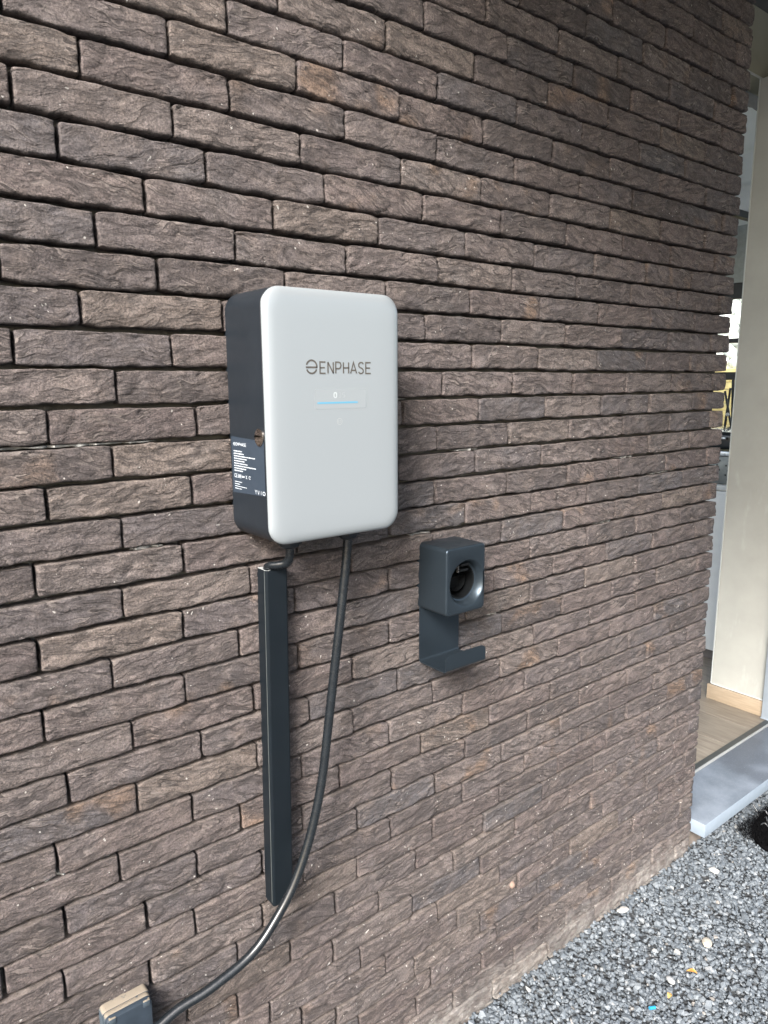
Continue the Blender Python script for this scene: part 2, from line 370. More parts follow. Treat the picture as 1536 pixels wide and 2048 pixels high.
for c, xs in HEADS.items():
    ed = [x/1000 for x in xs]+[0.0]
    for a, b in zip(ed[:-1], ed[1:]):
        ga = GAPX/2*(.5+abs(math.sin(a*917))); gb = GAPX/2*(.5+abs(math.sin(b*531))) if b < 0 else .001
        x0, x1 = a+ga, b-gb; z0 = -(c+1)*CH+GAPZ/2
        vis = 0
        for X in (x0, (x0+x1)/2, x1):
            for Z in (z0, z0+.047):
                q = project(X, 0, Z)
                if q and -5 < q[0] < 1541 and -5 < q[1] < 2053: vis += 1
        q = project((x0+x1)/2, 0, z0+.023); size = 0
        if q and vis: size = (x1-x0)/q[2]**3*vis
        bricks.append([size, c, x0, x1, z0])
bricks.sort(key=lambda b: -b[0])
HI = [to_mesh('brick', *brick_mesh(LB-GAPX, 100+i, 46, 15)) for i in range(26)]
HIs = [to_mesh('brick', *brick_mesh(.08, 200+i, 24, 15)) for i in range(6)]
LO = [brick_mesh(LB-GAPX, 300+i, 18, 7) for i in range(10)]
LOs = [brick_mesh(.08, 400+i, 10, 7) for i in range(4)]
MEv = [brick_mesh(LB-GAPX, 500+i, 46, 15) for i in range(8)]
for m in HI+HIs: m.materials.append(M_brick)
mass = {'v': [], 'f': [], 't': [], 'n': 0}
last = -1
for k, (size, c, x0, x1, z0) in enumerate(bricks):
    Ln = x1-x0; short = Ln < .13; rnd = random.Random(c*97+int(x0*1000))
    dy = rnd.gauss(0, .0011); dz = rnd.gauss(0, .0006)
    if k < 300:
        pool = HIs if short else HI
        m = rnd.randrange(len(pool)); m = (m+1) % len(pool) if m == last else m; last = m
        o = link('brick', pool[m], None, wall, (x0, dy, z0+dz)); o.scale.x = Ln/(.08 if short else LB-GAPX)
    else:
        pool = (LOs if short else (MEv if size > 0 else LO)); V, F = pool[rnd.randrange(len(pool))]
        V = V.copy(); V[:, 0] *= Ln/(.08 if short else LB-GAPX); V += np.array((x0, dy, z0+dz))
        mass['v'].append(V); off = mass['n']; mass['f'] += [tuple(i+off for i in f) for f in F]; mass['n'] += len(V)
        mass['t'].append(np.full(len(V), rnd.random()))
me = to_mesh('brick_courses', np.concatenate(mass['v']), mass['f'])
at = me.attributes.new('tone', 'FLOAT', 'POINT'); at.data.foreach_set('value', np.concatenate(mass['t']).astype(np.float32))
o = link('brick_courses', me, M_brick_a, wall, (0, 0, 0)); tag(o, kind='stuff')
bm = bmesh.new(); box(bm, -3.3, -.012, .030, .1, -38.2*CH, 18*CH); from_bm('mortar_bed', bm, M_mortar, wall)
bm = bmesh.new(); box(bm, -3.3, -.02, .102, .24, -38.2*CH, 17.6*CH); from_bm('inner_leaf', bm, simple('inner_plaster', (.42, .42, .38), .9), wall)
# pale mortar left in a few joints
bm = bmesh.new()
for (c, xa, xb) in ((10, -2.02, -1.70), (22, -1.96, -1.80), (9, -1.30, -1.21), (14, -1.20, -1.15), (13, -1.75, -1.70), (19, -1.12, -1.03), (18, -.98, -.93), (12, -.52, -.44), (13, -.36, -.25), (15, -.60, -.52), (22, -.30, -.24), (11, -1.08, -1.02)):
    zc = -c*CH; n = max(4, int((xb-xa)/.008)); rs = random.Random(c*13)
    lp = []
    for i in range(n+1):
        x = xa+(xb-xa)*i/n; e = max(.02, math.sin(math.pi*i/n))**.4; hh = .0020*e*rs.uniform(.3, 1.3); yy = .010+.006*rs.uniform(-1, 1)
        lp.append([(x, .031, zc-hh), (x, yy, zc-hh), (x, yy, zc+hh), (x, .031, zc+hh)])
    loft(bm, lp, True, True)
from_bm('mortar_smear', bm, M_smear, wall, 50)
# small round dark weep hole plug / chipped stone set in the wall low down
bm = bmesh.new(); bmesh.ops.create_icosphere(bm, subdivisions=2, radius=.009)
for v in bm.verts: v.co *= 1+.25*noise.noise(v.co*200)
q = None
from_bm('brick_chip', bm, simple('chip', (.17, .12, .095), .9), wall, 60, (-.872, .002, -1.352-.33))

# ================================================================ GROUND
GZ = -1.975
t = NT('gravel_bed'); pos = t.n('ShaderNodeNewGeometry').outputs['Position']
vo = t.n('ShaderNodeTexVoronoi'); vo.inputs['Scale'].default_value = 85; t.l(pos, vo.inputs['Vector'])
sx = t.n('ShaderNodeSeparateColor'); t.l(vo.outputs['Color'], sx.inputs[0])
cc = t.ramp(sx.outputs[0], [(0, (.035, .042, .05)), (.5, (.075, .088, .10)), (.85, (.13, .145, .16)), (1, (.26, .27, .28))])
t.l(t.mix(t.ramp(vo.outputs['Distance'], [(.3, 0.0), (.6, .8)]), cc, (.02, .021, .022)), t.b.inputs['Base Color'])
t.b.inputs['Roughness'].default_value = .8; t.bump(t.ramp(vo.outputs['Distance'], [(0, 1.0), (.6, 0.0)]), 1, .008)
bm = bmesh.new()
vs = [bm.verts.new(v) for v in ((-200, -200, 0), (200, -200, 0), (200, 200, 0), (-200, 200, 0))]; bm.faces.new(vs)
g = from_bm('ground', bm, t.m, None, None, (0, 0, GZ-.010)); tag(g, kind='structure', label='flat gravelled yard reaching away from the brick wall')

def stones(name, N, xr, yr, zr, sr, mat, seed, keep=None, tones=(0, 1)):
    r = np.random.default_rng(seed)
    bmi = bmesh.new(); bmesh.ops.create_icosphere(bmi, subdivisions=1, radius=1)
    base = np.array([v.co[:] for v in bmi.verts]); fa = np.array([[v.index for v in f.verts] for f in bmi.faces]); bmi.free()
    C = np.stack([r.uniform(*xr, N), r.uniform(*yr, N), r.uniform(*zr, N)], 1)
    if keep is not None: C = C[keep(C)]
    N = len(C)
    sz = np.clip(r.lognormal(math.log(sr), .33, N), sr*.45, sr*2.2)
    P = base[None]*(1+r.uniform(-.34, .28, (N, 12, 1)))
    P = P*np.stack([r.uniform(.85, 1.35, N), r.uniform(.7, 1.1, N), r.uniform(.45, .85, N)], 1)[:, None, :]
    # squash some points onto a plane to get broken faces
    dd = r.normal(size=(N, 4, 3)); dd /= np.linalg.norm(dd, axis=2, keepdims=True)
    for k in range(4):
        q = (P*dd[:, None, k]).sum(2, keepdims=True); lim = .55
        P = P-np.maximum(q-lim, 0)*dd[:, None, k]
    a, b, c = r.uniform(0, 2*np.pi, N), r.normal(0, .45, N), r.normal(0, .45, N)
    def R(ax, th):
        M_ = np.zeros((N, 3, 3)); co, si = np.cos(th), np.sin(th); i, j = [(1, 2), (2, 0), (0, 1)][ax]
        M_[:, ax, ax] = 1; M_[:, i, i] = co; M_[:, j, j] = co; M_[:, i, j] = -si; M_[:, j, i] = si; return M_
    P = np.einsum('nij,nkj->nki', R(2, a)@R(0, b)@R(1, c), P)*sz[:, None, None]+C[:, None]
    me = bpy.data.meshes.new(name)
    nv = N*12; me.vertices.add(nv); me.vertices.foreach_set('co', P.reshape(-1).astype(np.float32))
    F = (fa[None]+(np.arange(N)*12)[:, None, None]).reshape(-1, 3)
    me.loops.add(F.size); me.loops.foreach_set('vertex_index', F.reshape(-1).astype(np.int32))
    me.polygons.add(len(F)); me.polygons.foreach_set('loop_start', (np.arange(len(F))*3).astype(np.int32))
    me.update(calc_edges=True); me.shade_flat()
    at = me.attributes.new('tone', 'FLOAT', 'POINT'); at.data.foreach_set('value', np.repeat(r.uniform(*tones, N), 12).astype(np.float32))
    return link(name, me, mat)
t = NT('crushed_stone'); pos = t.n('ShaderNodeNewGeometry').outputs['Position']
tone = t.n('ShaderNodeAttribute', attribute_name='tone').outputs['Fac']
cc = t.ramp(tone, [(0, (.046, .056, .066)), (.3, (.064, .076, .089)), (.6, (.085, .100, .116)), (.85, (.115, .133, .150)), (.965, (.155, .17, .185)), (.99, (.24, .245, .24)), (.994, (.18, .15, .12)), (1, (.15, .165, .18))])
cc = t.mix(t.ramp(t.noise(pos, 260, 5, .7), [(.35, 0.0), (.7, .45)]), cc, (.115, .132, .148))
t.l(cc, t.b.inputs['Base Color']); t.b.inputs['Roughness'].default_value = .62
t.bump(t.noise(pos, 500, 4, .7), .5, .001)
M_stone = t.m
def keep(C):
    near = (C[:, 0] > -1.5) & (C[:, 1] > -.85) & (C[:, 0] < 1.4)
    return near | (rng.random(len(C)) < .5)
gs = stones('gravel', 88000, (-2.6, 1.7), (-1.25, .07), (GZ-.007, GZ+.002), .0058, M_stone, 3, lambda C: keep(C) & ~((C[:, 1] > .0) & (C[:, 0] < .0)))
tag(gs, kind='stuff', label='blue-grey crushed stone gravel along the foot of the brick wall')
def pebble(name, x, y, s, col, label, cat, seed, elong=1.6):
    bm = bmesh.new(); bmesh.ops.create_icosphere(bm, subdivisions=3, radius=1)
    for v in bm.verts:
        v.co *= 1+.22*noise.noise(v.co*1.3+Vector((seed, 0, 0)))+.04*noise.noise(v.co*5)
        v.co = Vector((v.co.x*s*elong, v.co.y*s, v.co.z*s*.55))
    o = from_bm(name, bm, simple(name+'_stone', col, .7, var=.25, vscale=90, bump=.4, bscale=500), None, 50, (x, y, GZ+.008)); o.rotation_euler = (.1, .12, seed)
    tag(o, label=label, cat=cat)
def GP(px, py, z=GZ):
    d = (rt*((px-768)/FPX)-up*((py-1024)/FPX)+fw); k = (z-CP.z)/d.z; return CP+d*k
for i, (px, py, s, col, lab, el) in enumerate((
        (1414, 1890, .0125, (.36, .33, .28), 'long cream pebble lying alone on the grey gravel', 1.9),
        (1246, 1824, .0115, (.32, .315, .30), 'flat whitish pebble on the gravel close to the wall foot', 1.6),
        (1428, 1745, .011, (.34, .34, .33), 'small white chipped stone on the gravel in front of the stone sill', 1.3),
        (1341, 1965, .010, (.27, .28, .285), 'pale grey stone on the gravel left of the orange leaf scraps', 1.5))):
    g_ = GP(px, py); pebble('pebble', g_.x, g_.y, s, col, lab, 'pebble', i*2.3+.4, el)
def leaf(px, py, L, w, col, lab, rz):
    g_ = GP(px, py); bm = bmesh.new(); n = 8; prev = None
    for i in range(n+1):
        u = i/n; ww = w*math.sin(math.pi*min(1, u*.93+.05)); zz = .010+.004*math.sin(u*4)
        row = [bm.verts.new((u*L-L/2, -ww, zz+.002)), bm.verts.new((u*L-L/2, 0, zz)), bm.verts.new((u*L-L/2, ww, zz+.003))]
        if prev:
            bm.faces.new((prev[0], row[0], row[1], prev[1])); bm.faces.new((prev[1], row[1], row[2], prev[2]))
        prev = row
    o = from_bm('leaf_scrap', bm, simple('dry_leaf', col, .7, var=.3, vscale=200), None, 60, (g_.x, g_.y, GZ)); o.rotation_euler.z = rz
    tag(o, label=lab, cat='leaf')
leaf(1383, 1951, .026, .007, (.40, .20, .05), 'curled orange dry leaf scrap on the gravel', 2.0)
leaf(1339, 1999, .022, .006, (.45, .29, .10), 'flat yellow-orange leaf scrap on the gravel near the blue plastic piece', .2)
g_ = GP(1304, 2024); bm = bmesh.new()
tube(bm, [(-.008, 0, 0), (-.006, 0, 0), (.006, 0, 0), (.008, 0, 0)], .004, 14)
o = from_bm('plastic_piece', bm, simple('blue_plastic', (.02, .20, .38), .3), None, 50, (g_.x, g_.y, GZ+.012)); o.rotation_euler = (0, .15, -.35)
tag(o, label='tiny bright blue plastic piece dropped on the gravel', cat='litter')

# ================================================================ STONE SILL, FLOOR, OPENING
t = NT('bluestone'); pos = t.n('ShaderNodeNewGeometry').outputs['Position']
c = t.ramp(t.noise(pos, 9, 6, .6), [(.35, (.085, .102, .125)), (.65, (.135, .158, .19))])
c = t.mix(t.ramp(t.noise(pos, 3.2, 3, .5), [(.5, 0.0), (.62, .75)]), c, (.050, .058, .072))
c = t.mix(t.ramp(t.noise(pos, 160, 4, .7), [(.55, 0.0), (.75, .5)]), c, (.19, .215, .25))
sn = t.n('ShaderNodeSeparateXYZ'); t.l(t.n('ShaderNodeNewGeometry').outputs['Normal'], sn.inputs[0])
c = t.mix(t.ramp(sn.outputs[2], [(.30, 1.0), (.90, 0.0)]), c, t.mix(t.noise(pos, 40, 4), (.150, .185, .225), (.20, .24, .285)))   # side faces coloured lighter than the top, painting in the sky's light
t.l(c, t.b.inputs['Base Color']); t.b.inputs['Roughness'].default_value = .42; t.bump(t.noise(pos, 300, 4), .25, .0006)
M_blue = t.m
sill = empty('door_sill', (0, 0, -1.909), label='thick bluestone sill slab with lightened side faces just past the corner of the brick wall', cat='sill')
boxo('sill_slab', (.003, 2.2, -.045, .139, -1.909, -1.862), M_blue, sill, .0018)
boxo('edge_strip', (.003, 2.2, .140, .147, -1.900, -1.858), simple('pale_aluminium', (.30, .31, .31), .35, .3), sill, .0005)
boxo('door_track', (.003, 2.2, .1475, .170, -1.900, -1.860), simple('dark_track', (.045, .05, .05), .4, .4), sill)
boxo('sill_footing', (.012, 2.2, .012, .17, -2.1, -1.9095), simple('footing', (.12, .10, .085), .95, var=.3), sill)
t = NT('oak_look_tile'); pos = t.n('ShaderNodeNewGeometry').outputs['Position']; rnd = t.n('ShaderNodeObjectInfo').outputs['Random']
st = t.vmath('MULTIPLY', pos, (14, 1.6, 1)); cx = t.n('ShaderNodeCombineXYZ'); t.l(t.math('MULTIPLY', rnd, 40.0), cx.inputs[2])
gr = t.noise(t.vmath('ADD', st, cx.outputs[0]), 5, 6, .65, .4)
c = t.ramp(gr, [(.3, (.125, .103, .080)), (.55, (.185, .160, .128)), (.75, (.225, .200, .165))])
c = t.mix(1.0, c, t.ramp(rnd, [(0, .85), (1, 1.12)]), 'MULTIPLY')
t.l(c, t.b.inputs['Base Color']); t.b.inputs['Roughness'].default_value = .42; t.bump(gr, .1, .001); M_tile = t.m
floor = empty('patio_floor', (0, 0, -1.9), kind='structure', label='wood-look tiled floor behind the stone sill')
bm = bmesh.new(); box(bm, -.4, 5, .1705, 3.2, -2.05, -1.8725); from_bm('floor_screed', bm, simple('grout', (.16, .15, .13), .9), floor)
pw = bpy.data.meshes.new('floor_plank'); bm = bmesh.new(); box(bm, 0, .1985, 0, 1.198, -.009, 0, .0008, 1); bm.to_mesh(pw); bm.free(); pw.materials.append(M_tile)
for i in range(-2, 16):
    y = .1715-(.45 if i % 2 else .0)
    x = -.025+.2*i
    for j in range(3):
        yy = y+j*1.2
        if yy < .17:
            q = link('floor_plank', pw, None, floor, (x, .1715, -1.8635)); q.scale.y = (yy+1.198-.1715)/1.198
        else: link('floor_plank', pw, None, floor, (x, yy, -1.8635))

# interior partition seen end on
M_plast = simple('cream_plaster', (.315, .318, .292), .85, var=.06, vscale=9, bump=.25, bscale=240, bdist=.0006)
_t = M_plast.node_tree; _b = _t.nodes['Principled BSDF']; _src = _b.inputs['Base Color'].links[0].from_socket
_g = _t.nodes.new('ShaderNodeNewGeometry'); _n = _t.nodes.new('ShaderNodeTexNoise'); _n.inputs['Scale'].default_value = 14; _n.inputs['Detail'].default_value = 5
_m = _t.nodes.new('ShaderNodeVectorMath'); _m.operation = 'MULTIPLY'; _m.inputs[1].default_value = (1, 1, .35); _t.links.new(_g.outputs['Position'], _m.inputs[0]); _t.links.new(_m.outputs[0], _n.inputs['Vector'])
_r = _t.nodes.new('ShaderNodeValToRGB'); _r.color_ramp.elements[0].position = .60; _r.color_ramp.elements[0].color = (0, 0, 0, 1); _r.color_ramp.elements[1].position = .72; _r.color_ramp.elements[1].color = (.55, .55, .55, 1)
_x = _t.nodes.new('ShaderNodeMix'); _x.data_type = 'RGBA'; _x.inputs[7].default_value = (.42, .43, .41, 1)
_t.links.new(_n.outputs['Fac'], _r.inputs['Fac']); _t.links.new(_r.outputs['Color'], _x.inputs[0]); _t.links.new(_src, _x.inputs[6]); _t.links.new(_x.outputs[2], _b.inputs['Base Color'])
M_white = simple('white_trim', (.40, .425, .42), .4, var=.04)
pan = empty('partition_wall', (.98, .3, -1.8625), label='pale greyish cream plastered partition wall standing on a light wood skirting inside the opening', cat='wall')
boxo('plaster_face', (.930, 1.10, .192, .426, -1.788, .70), M_plast, pan)
boxo('corner_bead', (.9275, .94, .4262, .431, -1.792, .70), M_white, pan, .001)
boxo('base_bead', (.9272, .9297, .192, .4258, -1.794, -1.788), M_white, pan)
t = NT('beech_skirting'); pos = t.n('ShaderNodeNewGeometry').outputs['Position']
gr = t.noise(t.vmath('MULTIPLY', pos, (1, 6, 60)), 3, 5, .6)
t.l(t.ramp(gr, [(.3, (.24, .185, .125)), (.7, (.31, .25, .18))]), t.b.inputs['Base Color']); t.b.inputs['Roughness'].default_value = .5
boxo('skirting_board', (.918, .930, .196, .440, -1.8625, -1.7945), t.m, pan, .0008)
boxo('wall_core', (.9305, 1.10, .196, .4258, -1.8625, -1.7885), M_plast, pan)
fr = empty('door_frame', (.93, .15, -1.86), label='pale blue-grey aluminium door frame post at the far end of the sill', cat='door frame')
M_alu = simple('blue_grey_aluminium', (.30, .345, .39), .38, .25, var=.05)
boxo('frame_post', (.900, .96, .105, .190, -1.858, .78), M_alu, fr, .002)
boxo('frame_seal', (.9605, .966, .12, .18, -1.858, .78), simple('seal', (.02, .02, .02), .6), fr)
boxo('post_foot', (.897, .963, .102, .1912, -1.8595, -1.855), M_alu, fr)
# header and roof over the opening
hd = empty('opening_header', (.5, .45, .70), label='olive-grey plastered header over the opening beside the brick corner', cat='wall')
boxo('header_face', (-.05, 2.6, .431, .52, .703, .935), simple('olive_plaster', (.27, .265, .20), .85, var=.08, vscale=8), hd)
boxo('header_bead', (-.05, 2.6, .4285, .4308, .700, .708), M_white, hd)
roof = empty('roof_overhang', (0, 0, .95), label='dark navy underside of the roof overhang above the brick corner', cat='roof')
M_dark = simple('navy_soffit', (.022, .026, .034), .6, var=.2, vscale=5)
RX = -2.1  # roof's unseen reach left and forward is shaped to shade the wall
for i in range(-10, 9):
    boxo('soffit_board', (RX, 3.2, -1.35+i*.198, -1.35+i*.198+.194, .966, .984), M_dark, roof, .002, 1)
boxo('roof_deck', (RX, 3.2, -3.36, 3.2, .985, 1.12), M_dark, roof)
boxo('fascia_board', (RX, 3.2, -3.40, -3.362, .93, 1.14), M_dark, roof, .003)

# ---- veranda behind: cloth ceiling, beam, cabinet, grill, window, wall outside
t = NT('shade_cloth'); pos = t.n('ShaderNodeNewGeometry').outputs['Position']
t.l(t.ramp(t.noise(pos, 3, 4), [(.3, (.72, .78, .74)), (.7, (.84, .88, .86))]), t.b.inputs['Base Color']); t.b.inputs['Roughness'].default_value = .8
bm = bmesh.new(); nx, ny = 90, 16; R_ = []
for i in range(nx+1):
    x = .2+3.4*i/nx
    R_.append([bm.verts.new((x, .54+2.2*j/ny, .66+.035*math.sin(x*12+.4*math.sin(j))+.012*math.sin(x*31+j*.5)-.02*x)) for j in range(ny+1)])
for i in range(nx):
    for j in range(ny): bm.faces.new((R_[i][j], R_[i+1][j], R_[i+1][j+1], R_[i][j+1]))
o = from_bm('shade_cloth', bm, t.m, None, 80); tag(o, label='pale green-white shade cloth hung in soft folds under the veranda roof', cat='shade cloth')
M_black = simple('black_steel', (.012, .013, .014), .4, .3)
o = boxo('ceiling_beam', (1.6, 3.5, 1.02, 1.06, .44, .475), M_black); tag(o, label='thin black beam under the pale shade cloth', cat='beam')
cab = empty('kitchen_cabinet', (1.7, .9, -1.8625), label='smooth light grey cabinet seen through the gap behind the brick corner', cat='cabinet')
M_cab = simple('grey_cabinet', (.50, .53, .54), .35, var=.03)
boxo('cabinet_carcass', (1.352, 1.98, .56, 1.9, -1.80, -.955), M_cab, cab, .002)
boxo('cabinet_door', (1.333, 1.3515, .57, 1.88, -1.80, -.985), M_cab, cab, .002)
boxo('drawer_front', (1.333, 1.3515, .57, 1.88, -.978, -.957), M_cab, cab, .001)
boxo('cabinet_plinth', (1.38, 1.95, .6, 1.88, -1.8625, -1.8005), simple('dark_plinth', (.09, .08, .075), .7), cab)
grl = empty('grill', (1.6, .9, -.95), label='grey perforated metal grill with a black lid standing on the cabinet', cat='grill')
boxo('grill_body', (1.36, 1.85, .62, 1.4, -.954, -.815), simple('perforated_steel', (.17, .19, .19), .45, .5, var=.2, vscale=20), grl, .006)
bm = bmesh.new()
for i in range(5):
    for j in range(14):
        q = bmesh.ops.create_circle(bm, cap_ends=True, radius=.0045, segments=10, matrix=Matrix.Translation((1.3585, .64+j*.045+(.012 if i % 2 else 0), -.93+i*.023))@Matrix.Rotation(math.pi/2, 4, 'Y'))
tag(from_bm('vent_holes', bm, M_black, grl), kind='stuff')
boxo('grill_rail', (1.34, 1.37, .60, 1.42, -.812, -.79), simple('pale_steel', (.60, .66, .70), .3, .4), grl, .005)
bm = bmesh.new(); box(bm, 1.37, 1.85, .62, 1.4, -.785, -.70, .02, 3); from_bm('grill_lid', bm, simple('black_enamel', (.015, .018, .02), .18), grl, 40)
boxo('lid_handle', (1.345, 1.362, .66, 1.36, -.735, -.722), simple('handle_steel', (.35, .38, .4), .25, .8), grl, .004)
# folding stand: a black X with a pale bolt
stand = empty('folding_stand', (1.9, .95, -.7), label='black crossed legs of a folding stand with one pale bolt, against the window', cat='stand')
def bar(name, a, b, w, mat, par):
    a, b = Vector(a), Vector(b); bm = bmesh.new(); bmesh.ops.create_cube(bm, size=1)
    d = b-a; m = Matrix.Translation((a+b)/2)@d.to_track_quat('Z', 'Y').to_matrix().to_4x4()@Matrix.Diagonal((w*.5, w, d.length, 1))
    bmesh.ops.transform(bm, matrix=m, verts=bm.verts); return from_bm(name, bm, mat, par)
def XP(px, py, X):
    d = (rt*((px-768)/FPX)-up*((py-1024)/FPX)+fw); k = (X-CP.x)/d.x; return CP+d*k
XS = 2.0
bar('leg', XP(1450, 782, XS), XP(1466, 876, XS), .011, M_black, stand); bar('leg', XP(1461, 776, XS+.03), XP(1446, 876, XS+.03), .011, M_black, stand)
bar('side_post', XP(1466.5, 755, XS+.06), XP(1464, 870, XS+.06), .014, M_black, stand)
bm = bmesh.new(); bmesh.ops.create_uvsphere(bm, u_segments=12, v_segments=8, radius=.010); from_bm('bolt', bm, M_white, stand, 60, XP(1455, 829, XS-.03))
# window wall
wz = empty('garden_window', (3.0, 1.5, -.8), label='black framed window at the far side of the veranda with bright daylight behind', cat='window')
ya, yb = .5, 3.1
for z0, z1 in ((.10, .205), (-.195, -.165), (-.45, -.395), (-.90, -.84)):
    boxo('frame_bar', (2.97, 3.03, ya, yb, z0, z1), M_black, wz, .003, 1)
boxo('frame_stile', (2.972, 3.028, 1.62, 1.66, -.839, -.451), M_black, wz)
boxo('upper_panel', (2.96, 3.04, ya, yb, .206, .60), simple('grey_green_board', (.26, .29, .28), .6), wz)
boxo('lower_panel', (2.96, 3.04, ya, yb, -1.86, -.901), simple('grey_board', (.25, .26, .26), .6), wz)
t = NT('window_glass'); t.b.inputs['Transmission Weight'].default_value = 1; t.b.inputs['Roughness'].default_value = 0; t.b.inputs['IOR'].default_value = 1.01
t.b.inputs['Base Color'].default_value = (.95, .98, .97, 1)
for z0, z1 in ((-.163, .098), (-.393, -.197), (-.838, -.452)):
    boxo('pane', (2.995, 3.0, ya, yb, z0, z1), t.m, wz)
nb = empty('neighbour_wall', (4.6, 2.2, -1.9), label='low yellow brick wall with pale rubble stone above, beyond the black window', cat='wall')
M_yb = simple('yellow_brick', (.85, .70, .32), .85, var=.15, vscale=15)
ym = bpy.data.meshes.new('yellow_brick'); bm = bmesh.new(); box(bm, 0, .10, 0, .205, 0, .058, .004, 1); bm.to_mesh(ym); bm.free(); ym.materials.append(M_yb)
for r_ in range(9):
    for k_ in range(5):
        link('yellow_brick', ym, None, nb, (4.60, 1.75+k_*.215+(.107 if r_ % 2 else 0), -.93+r_*.066))
boxo('yellow_wall_core', (4.62, 4.69, .6, 5.2, -2.0, -.342), simple('cream_mortar', (.82, .76, .52), .9), nb)
rsm = bpy.data.meshes.new('rubble_stone'); bm = bmesh.new(); bmesh.ops.create_icosphere(bm, subdivisions=2, radius=.07)
for v in bm.verts: v.co = Vector((v.co.x*.5, v.co.y*1.1, v.co.z*.8))*(1+.2*noise.noise(v.co*14))
for f in bm.faces: f.smooth = True
bm.to_mesh(rsm); bm.free(); rsm.materials.append(simple('pale_rubble', (.80, .83, .78), .9, var=.2, vscale=20))
for r_ in range(16):
    for k_ in range(9):
        o = link('rubble_stone', rsm, None, nb, (4.66, 1.72+k_*.135+(.07 if r_ % 2 else 0), -.29+r_*.10)); o.rotation_euler = (rng.uniform(0, 6), 0, 0)
boxo('rubble_core', (4.67, 4.8, .6, 5.2, -.341, 1.5), simple('pale_mortar', (.78, .79, .77), .9), nb)

# ================================================================ CHARGER
M_shell = simple('charcoal_blue_plastic', (.0095, .0125, .0165), .42, spec=.28, var=.08, vscale=12, bump=.12, bscale=900, bdist=.0003)
M_cover = NT('silver_cover'); t = M_cover; pos = t.n('ShaderNodeNewGeometry').outputs['Position']
t.b.inputs['Base Color'].default_value = (.222, .246, .262, 1); t.b.inputs['Metallic'].default_value = .25; t.b.inputs['Roughness'].default_value = .34
t.bump(t.noise(pos, 1500, 3), .05, .0002); M_cover = t.m
BX, BZ, BW, BH = -1.4608, -.5030, .2485, .3805
ch = empty('ev_charger', (BX, 0, BZ), label='wall-mounted electric car charger with silver front and charcoal sides', cat='charger')
def rl(Wd, Hd, r, y, cx=BX, cz=BZ, n=8): return [(cx+a, y, cz+b) for a, b in rrect(Wd, Hd, r, n)]
bm = bmesh.new()
loops = [rl(BW-.012, BH-.012, .024, .012)]
loops += [rl(BW-.012+.012*s, BH-.012+.012*s, .024+.006*s, -.006*s) for s in (0, .5, 1)]
loops += [rl(BW, BH, .030, -.04), rl(BW, BH, .030, -.1180), rl(BW-.0015, BH-.0015, .0292, -.1187), rl(BW-.004, BH-.004, .028, -.1187), rl(BW-.004, BH-.004, .028, -.121)]
loft(bm, loops, True, True); from_bm('charger_body', bm, M_shell, ch, 40)
bm = bmesh.new(); R = .020
loops = [rl(BW-.006, BH-.006, .027, -.1196), rl(BW-.0008, BH-.0008, .0296, -.1196)]
for k in range(0, 9):
    a = math.radians(90*k/8); ins = R*(1-math.cos(a)); loops.append(rl(BW-2*ins, BH-2*ins, max(.030-ins*.55, .004), -.1200-.0092*math.sin(a)**.8))
loops += [rl(BW-2*R-.012, BH-2*R-.012, .016, -.1295), rl(BW-2*R-.05, BH-2*R-.05, .012, -.1296)]
loft(bm, loops, True, True); from_bm('front_cover', bm, M_cover, ch, 45)
# logo
FY = -.1300
fr3 = lambda a, b: (a, FY, b)
M_ink = simple('taupe_print', (.075, .068, .060), .5, .3)
bm = bmesh.new(); ex, ez, er = -1.5084, -.4262, .0091
ribbon(bm, arc(ex, ez, er, 165, 2, 22)+[(ex+er, ez-.0016)], .0025, fr3)
ribbon(bm, [(ex-er-.001, ez-.0012), (ex+er+.0010, ez-.0012)], .0025, fr3)
ribbon(bm, arc(ex, ez-.001, er, 202, 340, 18), .0025, fr3)
from_bm('logo_emblem', bm, M_ink, ch)
def glyphs(bm, text, x, z, h, w, gap, th, to3):
    G = {'E': [[(1, 0), (0, 0), (0, 1), (1, 1)], [(0, .5), (.88, .5)]], 'N': [[(0, 0), (0, 1)], [(0, 1), (1, 0)], [(1, 0), (1, 1)]],
         'P': [[(0, 0), (0, 1), (.6, 1), (.88, .93), (1, .73), (.88, .5), (.6, .43), (0, .43)]],
         'H': [[(0, 0), (0, 1)], [(1, 0), (1, 1)], [(0, .5), (1, .5)]],
         'A': [[(-.08, 0), (.5, 1), (1.08, 0)], [(.2, .28), (.8, .28)]],
         'S': [[(.98, .86), (.75, 1), (.35, 1), (.08, .88), (.08, .66), (.3, .55), (.7, .46), (.95, .33), (.93, .12), (.65, 0), (.28, 0), (.02, .14)]],
         'Y': [[(0, 1), (.5, .48), (1, 1)], [(.5, .48), (.5, 0)]], 'V': [[(0, 1), (.5, 0), (1, 1)]], 'I': [[(.5, 0), (.5, 1)]],
         'C': [[(1, .88), (.7, 1), (.3, 1), (.02, .75), (.02, .25), (.3, 0), (.7, 0), (1, .12)]],
         '0': [[(.2, 0), (0, .25), (0, .75), (.2, 1), (.8, 1), (1, .75), (1, .25), (.8, 0), (.2, 0)]],
         '3': [[(0, 1), (1, 1), (1, 0), (0, 0)], [(.2, .5), (1, .5)]], '5': [[(1, 1), (0, 1), (0, .5), (1, .5), (1, 0), (0, 0)]]}
    for k, chh in enumerate(text):
        for s_ in G.get(chh, []):
            ribbon(bm, [(x+k*(w+gap)+a*w, z+b*h) for a, b in s_], th, to3)
bm = bmesh.new(); glyphs(bm, 'ENPHASE', -1.4935, -.4362, .0168, .0098, .0045, .0022, fr3)
from_bm('brand_lettering', bm, M_ink, ch)
